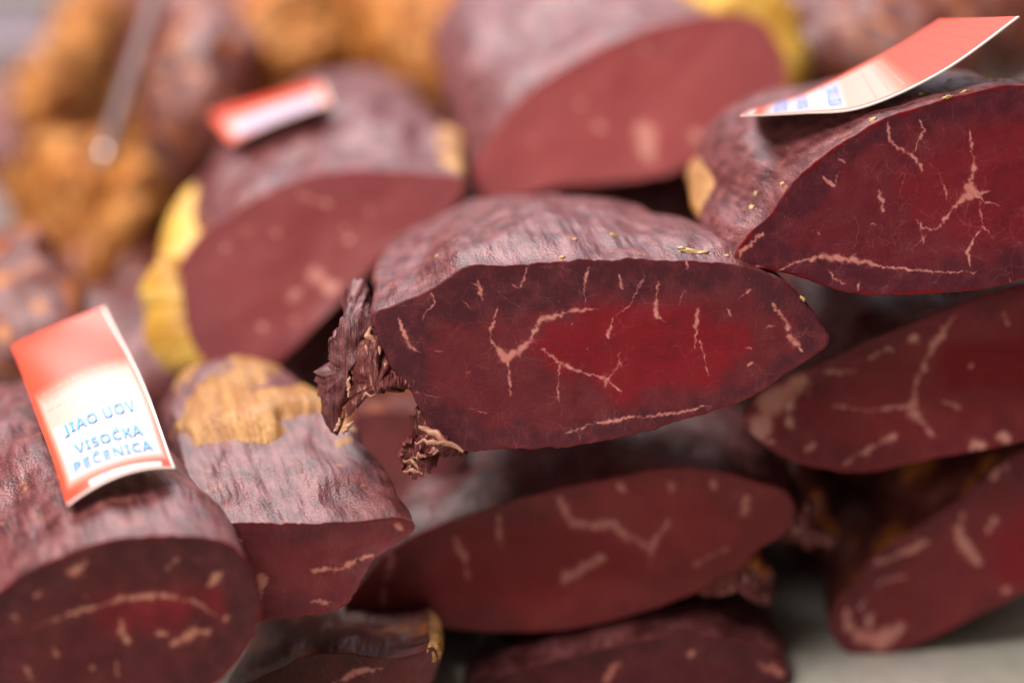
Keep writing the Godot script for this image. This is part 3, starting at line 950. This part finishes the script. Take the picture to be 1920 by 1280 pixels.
	# lower middle, under the piece in focus
	var g := body({
		"label": "cured beef lying under the centre piece, reddish face with a pale vein", "seed": 9, "w": 0.805, "tilt": 10.0, "turn": 3.0, "pixels": 768, "lean": lin(0.26, 0.038, 0.038),
		"outline": [645, 1140, 680, 1090, 720, 1042, 780, 1002, 860, 970, 950, 942, 1050, 915, 1150, 895, 1270, 874, 1350, 884, 1430, 905, 1480, 925, 1490, 965, 1465, 1005, 1420, 1030, 1395, 1065, 1330, 1100, 1250, 1132, 1150, 1165, 1050, 1181, 950, 1186, 850, 1180, 740, 1160],
		"axis": Vector3(-0.05, 0.06, -1.0), "length": 0.16, "lumpy": 0.003, "hairs": 30, "flecks": 40, "fat_color": lin(0.60, 0.27, 0.24), "vein_width": 1.8,
		"ruby": [860, 1015, 1010, 990, 1150, 1000, 1185, 1030, 1130, 1070, 1040, 1110, 900, 1120, 800, 1090], "ruby_strength": 0.6, "ruby_color": lin(0.23, 0.02, 0.024),
		"veins": [[1047, 932, 8, 1063, 967, 7, 1075, 985, 8, 1147, 983, 9, 1178, 1006, 11, 1221, 1028, 14], [1221, 1026, 12, 1250, 988, 8, 1253, 965, 6], [1221, 1028, 8, 1222, 1062, 7], [850, 1010, 8, 870, 1053, 8, 878, 1090, 9], [935, 965, 5, 940, 1030, 8], [735, 1035, 6, 728, 1061, 12, 721, 1090, 11], [1053, 1090, 9, 1100, 1061, 9, 1135, 1045, 9], [1160, 905, 8, 1172, 922, 7], [1260, 905, 9, 1256, 925, 8], [1340, 902, 9, 1338, 922, 8], [1402, 930, 9, 1395, 968, 9], [690, 1150, 6, 735, 1140, 6], [720, 1100, 5, 715, 1140, 5], [1365, 1025, 6, 1300, 1060, 4]],
	})
	hanging_shreds(g)
	# right
	body({
		"label": "cured beef at the right edge with a curl of pale fat at its left end", "seed": 10, "w": 0.795, "tilt": 10.0, "turn": 0.0, "pixels": 768, "lean": lin(0.21, 0.028, 0.033),
		"outline": [1395, 792, 1408, 752, 1450, 716, 1500, 696, 1560, 671, 1620, 641, 1700, 609, 1780, 578, 1860, 548, 1925, 530, 2040, 525, 2100, 610, 2080, 720, 2000, 800, 1900, 832, 1800, 850, 1700, 871, 1600, 886, 1500, 868, 1432, 832],
		"axis": Vector3(0.03, -0.02, -1.0), "length": 0.15, "lumpy": 0.003, "hairs": 40, "flecks": 40, "fat_color": lin(0.66, 0.36, 0.30), "vein_width": 1.8,
		"ruby": [1770, 650, 1850, 625, 2050, 600, 2080, 700, 1950, 765, 1850, 740, 1780, 700], "ruby_strength": 0.8,
		"veins": [[1510, 708, 12, 1478, 728, 20, 1450, 752, 22, 1432, 785, 20, 1424, 812, 18], [1500, 730, 8, 1478, 765, 9, 1484, 808, 9], [1425, 825, 12, 1455, 828, 10], [1545, 697, 6, 1610, 697, 6], [1630, 672, 5, 1650, 660, 5, 1672, 652, 5, 1676, 665, 4], [1705, 635, 9, 1722, 630, 8], [1790, 592, 7, 1768, 625, 7, 1745, 662, 7, 1722, 715, 8, 1711, 768, 13, 1735, 800, 8, 1755, 822, 4], [1580, 870, 5, 1640, 836, 7, 1682, 814, 6], [1711, 762, 4, 1620, 770, 4, 1560, 760, 3], [1770, 752, 6, 1810, 768, 7], [1820, 838, 12, 1850, 833, 12], [1870, 818, 10, 1895, 822, 9], [1820, 690, 6, 1826, 684, 6], [1510, 845, 6, 1530, 830, 5], [1890, 610, 6, 1880, 580, 4]],
	})
	body({
		"label": "lowest cured beef at the right, tapering end just above the pale floor", "seed": 11, "w": 0.822, "tilt": 8.0, "turn": 0.0, "pixels": 640, "lean": lin(0.17, 0.026, 0.031),
		"outline": [1556, 1172, 1570, 1130, 1608, 1090, 1640, 1042, 1700, 1002, 1760, 965, 1820, 920, 1880, 870, 1925, 842, 2050, 800, 2110, 900, 2050, 1040, 1920, 1112, 1850, 1146, 1780, 1182, 1700, 1217, 1620, 1236, 1575, 1212],
		"axis": Vector3(0.02, 0.08, -1.0), "length": 0.14, "lumpy": 0.003, "hairs": 30, "flecks": 30, "fat_color": lin(0.60, 0.32, 0.27), "vein_width": 1.7, "rind": "rind_red",
		"ruby": [1860, 1000, 1920, 940, 2040, 900, 2080, 960, 2000, 1050, 1900, 1070], "ruby_strength": 0.6,
		"veins": [[1806, 960, 5, 1800, 990, 9, 1798, 1010, 12, 1840, 1058, 8], [1592, 1140, 10, 1588, 1165, 14, 1606, 1190, 16, 1650, 1200, 16, 1684, 1190, 16, 1692, 1168, 10], [1618, 1145, 9, 1622, 1120, 9], [1640, 1150, 8, 1625, 1175, 8], [1640, 1058, 6, 1690, 1040, 7, 1745, 1012, 7], [1856, 1000, 9, 1868, 970, 8], [1860, 895, 12, 1890, 868, 14], [1880, 1108, 10, 1896, 1104, 8], [1700, 1080, 5, 1640, 1095, 5]],
	})
	# bottom row
	body({
		"label": "cured beef at the bottom middle, cut off by the picture's lower edge", "seed": 12, "w": 0.802, "tilt": 8.0, "turn": 4.0, "pixels": 512, "lean": lin(0.085, 0.014, 0.018),
		"outline": [862, 1310, 950, 1262, 1050, 1236, 1150, 1212, 1250, 1194, 1330, 1192, 1400, 1204, 1458, 1230, 1482, 1262, 1470, 1290, 1420, 1303, 1250, 1308, 1100, 1308, 930, 1308],
		"axis": Vector3(0.0, -0.05, -1.0), "length": 0.12, "lumpy": 0.002, "hairs": 20, "flecks": 30, "fat_color": lin(0.44, 0.20, 0.16),
		"veins": [[1135, 1280, 10, 1150, 1258, 10, 1165, 1240, 7], [1290, 1225, 12, 1302, 1220, 12], [1420, 1245, 10, 1470, 1262, 12]],
	})
	body({
		"label": "cured beef at the bottom edge between the lower left and bottom middle pieces", "seed": 13, "w": 0.765, "tilt": 8.0, "turn": -4.0, "pixels": 512, "lean": lin(0.10, 0.022, 0.02), "rind": "rind_red",
		"outline": [420, 1310, 480, 1272, 540, 1246, 580, 1228, 640, 1224, 720, 1234, 780, 1226, 812, 1212, 822, 1240, 800, 1290, 740, 1340, 600, 1370, 450, 1360],
		"axis": Vector3(0.0, -0.10, -1.0), "length": 0.13, "lumpy": 0.003, "hairs": 20, "flecks": 30,
		"ends": [[0.0, 1.0, 1.0], [0.3, 1.0, 1.0], [0.6, 0.9, 0.9], [0.85, 0.7, 0.7], [1.0, 0.04, 0.04]],
		"fat": [{"from": [822, 1245], "to": [800, 1215], "t": [0.0, 0.3], "high": 0.002, "material": "gold_fat"}],
		"veins": [[620, 1290, 7, 660, 1262, 9, 720, 1252, 7]],
	})
	# seen through the gap beside the torn flap
	body({
		"label": "cured beef half hidden in the gap below the torn flap", "seed": 14, "w": 0.835, "tilt": 18.0, "turn": -25.0, "lean": lin(0.15, 0.04, 0.04), "rind": "rind_red",
		"outline": [630, 830, 660, 785, 720, 770, 790, 780, 850, 800, 870, 850, 850, 900, 790, 930, 710, 920, 660, 890],
		"axis": Vector3(-0.1, 0.0, -1.0), "length": 0.11, "lumpy": 0.003, "hairs": 10, "flecks": 20,
		"fat": [{"from": [660, 785], "to": [660, 890], "t": [0.0, 0.5], "high": 0.006, "material": "gold_fat"}],
	})

func torn_flaps(a: Dictionary) -> void:
	var root: Node3D = a.node
	var flaps := []
	for f in [
		[[606, 722, 612, 680, 624, 640, 642, 612, 680, 600, 698, 625, 690, 655, 668, 680, 652, 705, 645, 745, 642, 785, 630, 800, 612, 780], 0.757, Vector3(0.1, 0.15, -1.0), 0.035, "flap", "flap", 21],
		[[648, 705, 656, 678, 676, 664, 702, 672, 730, 694, 762, 716, 745, 732, 700, 748, 668, 765, 648, 790, 640, 770, 644, 735], 0.753, Vector3(0.2, 0.25, -1.0), 0.028, "shred", "flap_red", 22],
		[[788, 762, 806, 790, 840, 825, 882, 848, 840, 853, 800, 846, 786, 830, 778, 800], 0.757, Vector3(0.1, 0.2, -1.0), 0.025, "shred", "shred", 23],
		[[752, 862, 758, 838, 776, 826, 800, 834, 816, 850, 798, 862, 796, 884, 776, 880, 760, 880], 0.755, Vector3(0.1, 0.3, -1.0), 0.02, "shred", "shred", 24]]:
		flaps.append(body({"outline": f[0], "w": f[1], "tilt": 14.0, "axis": f[2], "length": f[3], "face_material": f[4], "rind": f[5], "seed": f[6], "lumpy": 0.0035, "fine": 2.4, "uneven": 0.007, "ragged": 0.006, "dish": -2.0, "face_name": "torn_flap", "rind_name": "flap_back", "slab": 0.004, "around": 90, "along": 20}, root).face)

	var owner_of := [1, 1, 1, 1, 0, 0, 2, 2, 3, 3, 3]
	var count := 0
	for k in [
		[662, 790, 0.749, 650, 800, 0.747, 643, 814, 0.746, 0.0010], [640, 785, 0.751, 636, 800, 0.750, 625, 806, 0.749, 0.0009], [676, 742, 0.747, 690, 735, 0.746, 705, 738, 0.746, 0.0007], [655, 705, 0.748, 650, 725, 0.747, 654, 745, 0.747, 0.0008],
		[690, 610, 0.756, 698, 640, 0.754, 712, 665, 0.752, 0.0014], [668, 640, 0.755, 690, 660, 0.753, 705, 672, 0.751, 0.0010],
		[784, 800, 0.750, 815, 822, 0.748, 868, 848, 0.748, 0.0016], [778, 826, 0.750, 810, 826, 0.748, 840, 836, 0.747, 0.0011], [775, 862, 0.748, 782, 848, 0.747, 798, 858, 0.747, 0.0010], [758, 880, 0.750, 775, 888, 0.749, 792, 884, 0.749, 0.0009], [757, 860, 0.749, 772, 866, 0.748, 786, 878, 0.748, 0.0008]]:
		strand(a, flaps[owner_of[count]], at(k[0], k[1], k[2]), at(k[3], k[4], k[5]), at(k[6], k[7], k[8]), k[9])
		count += 1

# a pale sinew: a thin crooked cord, thinner at its ends
func strand(a: Dictionary, on: Node3D, p0: Vector3, p1: Vector3, p2: Vector3, r: float) -> void:
	var rows := []
	var uvs := []
	for j in 17:
		var t := j / 16.0
		var p := p0.lerp(p1, t).lerp(p1.lerp(p2, t), t)
		var along := ((p1 - p0) * (1.0 - t) + (p2 - p1) * t).normalized()
		var x := along.cross(Vector3.BACK).normalized()
		var y := x.cross(along)
		p += (x + y) * 0.0016 * lumps.get_noise_1d(j * 9.0 + p0.x * 90000.0)
		var row := PackedVector3Array()
		for i in 8:
			var k := r * 0.6 * (0.35 + 0.65 * sin(PI * t)) * (1.0 + 0.8 * lumps.get_noise_2d(j * 17.0, i * 21.0 + p0.y * 50000.0))
			row.append(p + (x * cos(TAU * i / 8.0) * 1.3 - y * sin(TAU * i / 8.0)) * k - a.base)
		rows.append(row)
		uvs.append([0.06, t * 0.3])
	var st := SurfaceTool.new()
	st.begin(Mesh.PRIMITIVE_TRIANGLES)
	rings(st, rows, ring_normals(rows), uvs, 0, 16, 1.0)
	st.set_material(M.sinew)
	part("sinew", st.commit(), on)

func hanging_shreds(g: Dictionary) -> void:
	for f in [
		[[1440, 935, 1470, 925, 1500, 935, 1530, 962, 1558, 998, 1545, 1022, 1510, 1022, 1470, 1005, 1440, 1000], 0.815, Vector3(0.0, 0.2, -1.0), 0.03, "shred", "flap_red", 31],
		[[1326, 1112, 1350, 1090, 1385, 1072, 1425, 1066, 1440, 1095, 1438, 1130, 1420, 1128, 1390, 1105, 1355, 1112], 0.81, Vector3(0.0, 0.2, -1.0), 0.025, "shred", "flap_red", 32]]:
		body({"outline": f[0], "w": f[1], "tilt": 10.0, "axis": f[2], "length": f[3], "face_material": f[4], "rind": f[5], "seed": f[6], "lumpy": 0.003, "fine": 2.0, "uneven": 0.006, "ragged": 0.005, "dish": -2.0, "face_name": "torn_flap", "rind_name": "flap_back", "slab": 0.004, "around": 80, "along": 18}, g.node)

func back_pieces() -> void:
	whole("orange brown cured beef standing just left of the steel rod", 150, 110, 1.12, Vector3(0.016, 0.024, 0.09), -4, 6, 0, "rind_gold", 1)
	whole("knobbly golden cured beef below the steel rod's tip", 150, 390, 1.05, Vector3(0.029, 0.024, 0.04), 14, 14, 20, "rind_gold", 16, 0.009)
	whole("slanting golden strip of cured beef right of the steel rod's tip", 272, 400, 1.02, Vector3(0.013, 0.018, 0.06), -16, 14, 0, "rind_gold", 17, 0.007)
	whole("dark purple cured beef at the left edge below the metal tray", 30, 250, 1.12, Vector3(0.024, 0.020, 0.06), 6, 0, 0, "rind_red", 18)
	whole("reddish brown cured beef at the top behind the steel rod", 280, 60, 1.2, Vector3(0.030, 0.026, 0.05), 0, 0, 0, "rind_red", 21)
	whole("golden brown cured beef behind the steel rod", 245, 220, 1.16, Vector3(0.028, 0.024, 0.05), 0, 0, 0, "rind_gold", 20)
	whole("dark red cured beef standing behind, between steel rod and small far label", 375, 140, 1.03, Vector3(0.030, 0.034, 0.08), 6, 10, 0, "rind_red", 2)
	whole("golden fatty cured beef behind the small far label", 590, 60, 1.07, Vector3(0.038, 0.030, 0.09), -30, 8, 0, "rind_gold", 3)
	whole("brown and golden cured beef behind, top centre left", 790, 70, 1.08, Vector3(0.034, 0.034, 0.08), 12, 6, 0, "rind_gold", 4)
	whole("dim cured beef in the shade behind the label at the right", 1600, 70, 1.0, Vector3(0.045, 0.034, 0.08), 20, 0, 0, "rind_red", 5)
	whole("dim brown cured beef in the top right corner", 1830, 10, 1.04, Vector3(0.045, 0.034, 0.08), -10, 0, 0, "rind_red", 6)
	whole("reddish cured beef at the left edge above the upright label", 20, 590, 0.90, Vector3(0.026, 0.022, 0.05), 20, 8, 0, "rind_red", 8)
	whole("dark cured beef low down behind the left fat edge", 215, 560, 1.0, Vector3(0.030, 0.022, 0.05), 10, 0, 0, "rind_red", 9)
	whole("shaded cured beef deep in the gap right of the centre piece", 1560, 640, 0.93, Vector3(0.05, 0.03, 0.08), 0, 0, 0, "rind", 10)
	whole("shaded cured beef deep between lower middle and right pieces", 1640, 930, 0.93, Vector3(0.045, 0.03, 0.06), 15, 0, 0, "rind", 11)

	whole("shaded cured beef in the dark slot between the centre and top middle pieces", 1150, 420, 0.96, Vector3(0.05, 0.03, 0.12), 90, 0, 0, "rind", 12)
	whole("shaded cured beef in the dark gap left of the centre piece", 560, 660, 0.95, Vector3(0.04, 0.03, 0.10), 80, 0, 0, "rind", 13)
	whole("shaded cured beef under the yellow fat edge, behind the upright label", 270, 700, 0.93, Vector3(0.04, 0.028, 0.05), 30, 0, 0, "rind", 15)
	whole("shaded cured beef at the very bottom between two bottom row pieces", 850, 1330, 0.86, Vector3(0.035, 0.022, 0.05), 0, 0, 0, "rind", 19)
	whole("shaded cured beef low behind the lower middle piece", 1150, 800, 0.97, Vector3(0.03, 0.03, 0.12), 90, 0, 0, "rind", 14)

func labels() -> void:
	var print_ := base_material(tex(label_print()), 0.3, 0.4)
	var edge := StandardMaterial3D.new()
	edge.albedo_color = lin(0.80, 0.77, 0.72)
	edge.roughness = 0.7
	var ink := StandardMaterial3D.new()
	ink.albedo_color = lin(0.09, 0.35, 0.82)
	ink.roughness = 0.45
	var text := [["JIAO UOV", 0.16, 0.84, 0.355, 0.43], ["VISOČKA", 0.2, 0.82, 0.235, 0.305], ["PEČENICA", 0.14, 0.86, 0.145, 0.215], ["H", 0.36, 0.41, 0.035, 0.062]]
	paper_label("upright red and pale pink paper label on the lower left meat", [[at(125, 948, 0.714), at(328, 878, 0.730)], [at(92, 845, 0.745), at(292, 775, 0.758)], [at(56, 745, 0.775), at(246, 672, 0.786)], [at(20, 650, 0.802), at(195, 572, 0.811)]], print_, edge, ink, text, 0.003)
	paper_label("curled red paper label with white edge on the right-hand meat", [[at(1408, 207, 0.805), at(1388, 216, 0.768)], [at(1500, 180, 0.803), at(1500, 211, 0.764)], [at(1592, 134, 0.796), at(1620, 200, 0.756)], [at(1680, 88, 0.792), at(1770, 132, 0.752)], [at(1762, 36, 0.788), at(1912, 30, 0.748)]], print_, edge, ink, text, 0.0)
	paper_label("small far blurred label on the meat left of the centre", [[at(430, 268, 0.905), at(622, 192, 0.902)], [at(412, 240, 0.927), at(612, 172, 0.925)], [at(394, 214, 0.947), at(600, 154, 0.945)]], print_, edge, ink, text, 0.001)

func small_things() -> void:
	# steel rod with a rounded tip
	var tip := at(198, 290, 0.985)
	var top := at(312, -60, 0.945)
	var root := thing("steel_rod", "slim steel rod with rounded tip among the blurred meat, upper left", "rod", tip)
	var steel := StandardMaterial3D.new()
	steel.albedo_color = lin(0.50, 0.42, 0.46)
	steel.metallic = 0.35
	steel.roughness = 0.4
	var c := CylinderMesh.new()
	c.top_radius = 0.0036
	c.bottom_radius = 0.0030
	c.height = (top - tip).length()
	c.material = steel
	var rod := part("shaft", c, root)
	var yy := (top - tip).normalized()
	var xx := yy.cross(Vector3.BACK).normalized()
	rod.transform = Transform3D(Basis(xx, yy, xx.cross(yy)), (top - tip) / 2.0)
	var s := SphereMesh.new()
	s.radius = 0.0046
	s.height = 0.0092
	var polished := StandardMaterial3D.new()
	polished.albedo_color = lin(0.75, 0.70, 0.70)
	polished.metallic = 1.0
	polished.roughness = 0.18
	s.material = polished
	part("tip", s, root)
	# pale metal tray at the far left
	var m := StandardMaterial3D.new()
	m.albedo_color = lin(0.55, 0.50, 0.56)
	m.metallic = 0.4
	m.roughness = 0.35
	var top_at := at(20, 40, 1.22)
	var high := top_at.y
	var t := thing("metal_tray", "pale metal tray blurred in the top left corner", "tray", Vector3(top_at.x, 0.0, top_at.z))
	for k in [[Vector3(0.0, 0.004, 0.0), Vector3(0.15, 0.004, 0.10), "tray_floor"], [Vector3(0.0, high / 2.0, 0.052), Vector3(0.154, high, 0.004), "tray_side"], [Vector3(0.0, high / 2.0, -0.052), Vector3(0.154, high, 0.004), "tray_side"], [Vector3(0.077, high / 2.0, 0.0), Vector3(0.004, high - 0.002, 0.099), "tray_side"], [Vector3(-0.077, high / 2.0, 0.0), Vector3(0.004, high - 0.002, 0.099), "tray_side"], [Vector3(0.0, high + 0.002, 0.058), Vector3(0.166, 0.004, 0.014), "tray_lip"]]:
		var b := BoxMesh.new()
		b.size = k[1]
		b.material = m
		part(k[2], b, t).position = k[0]
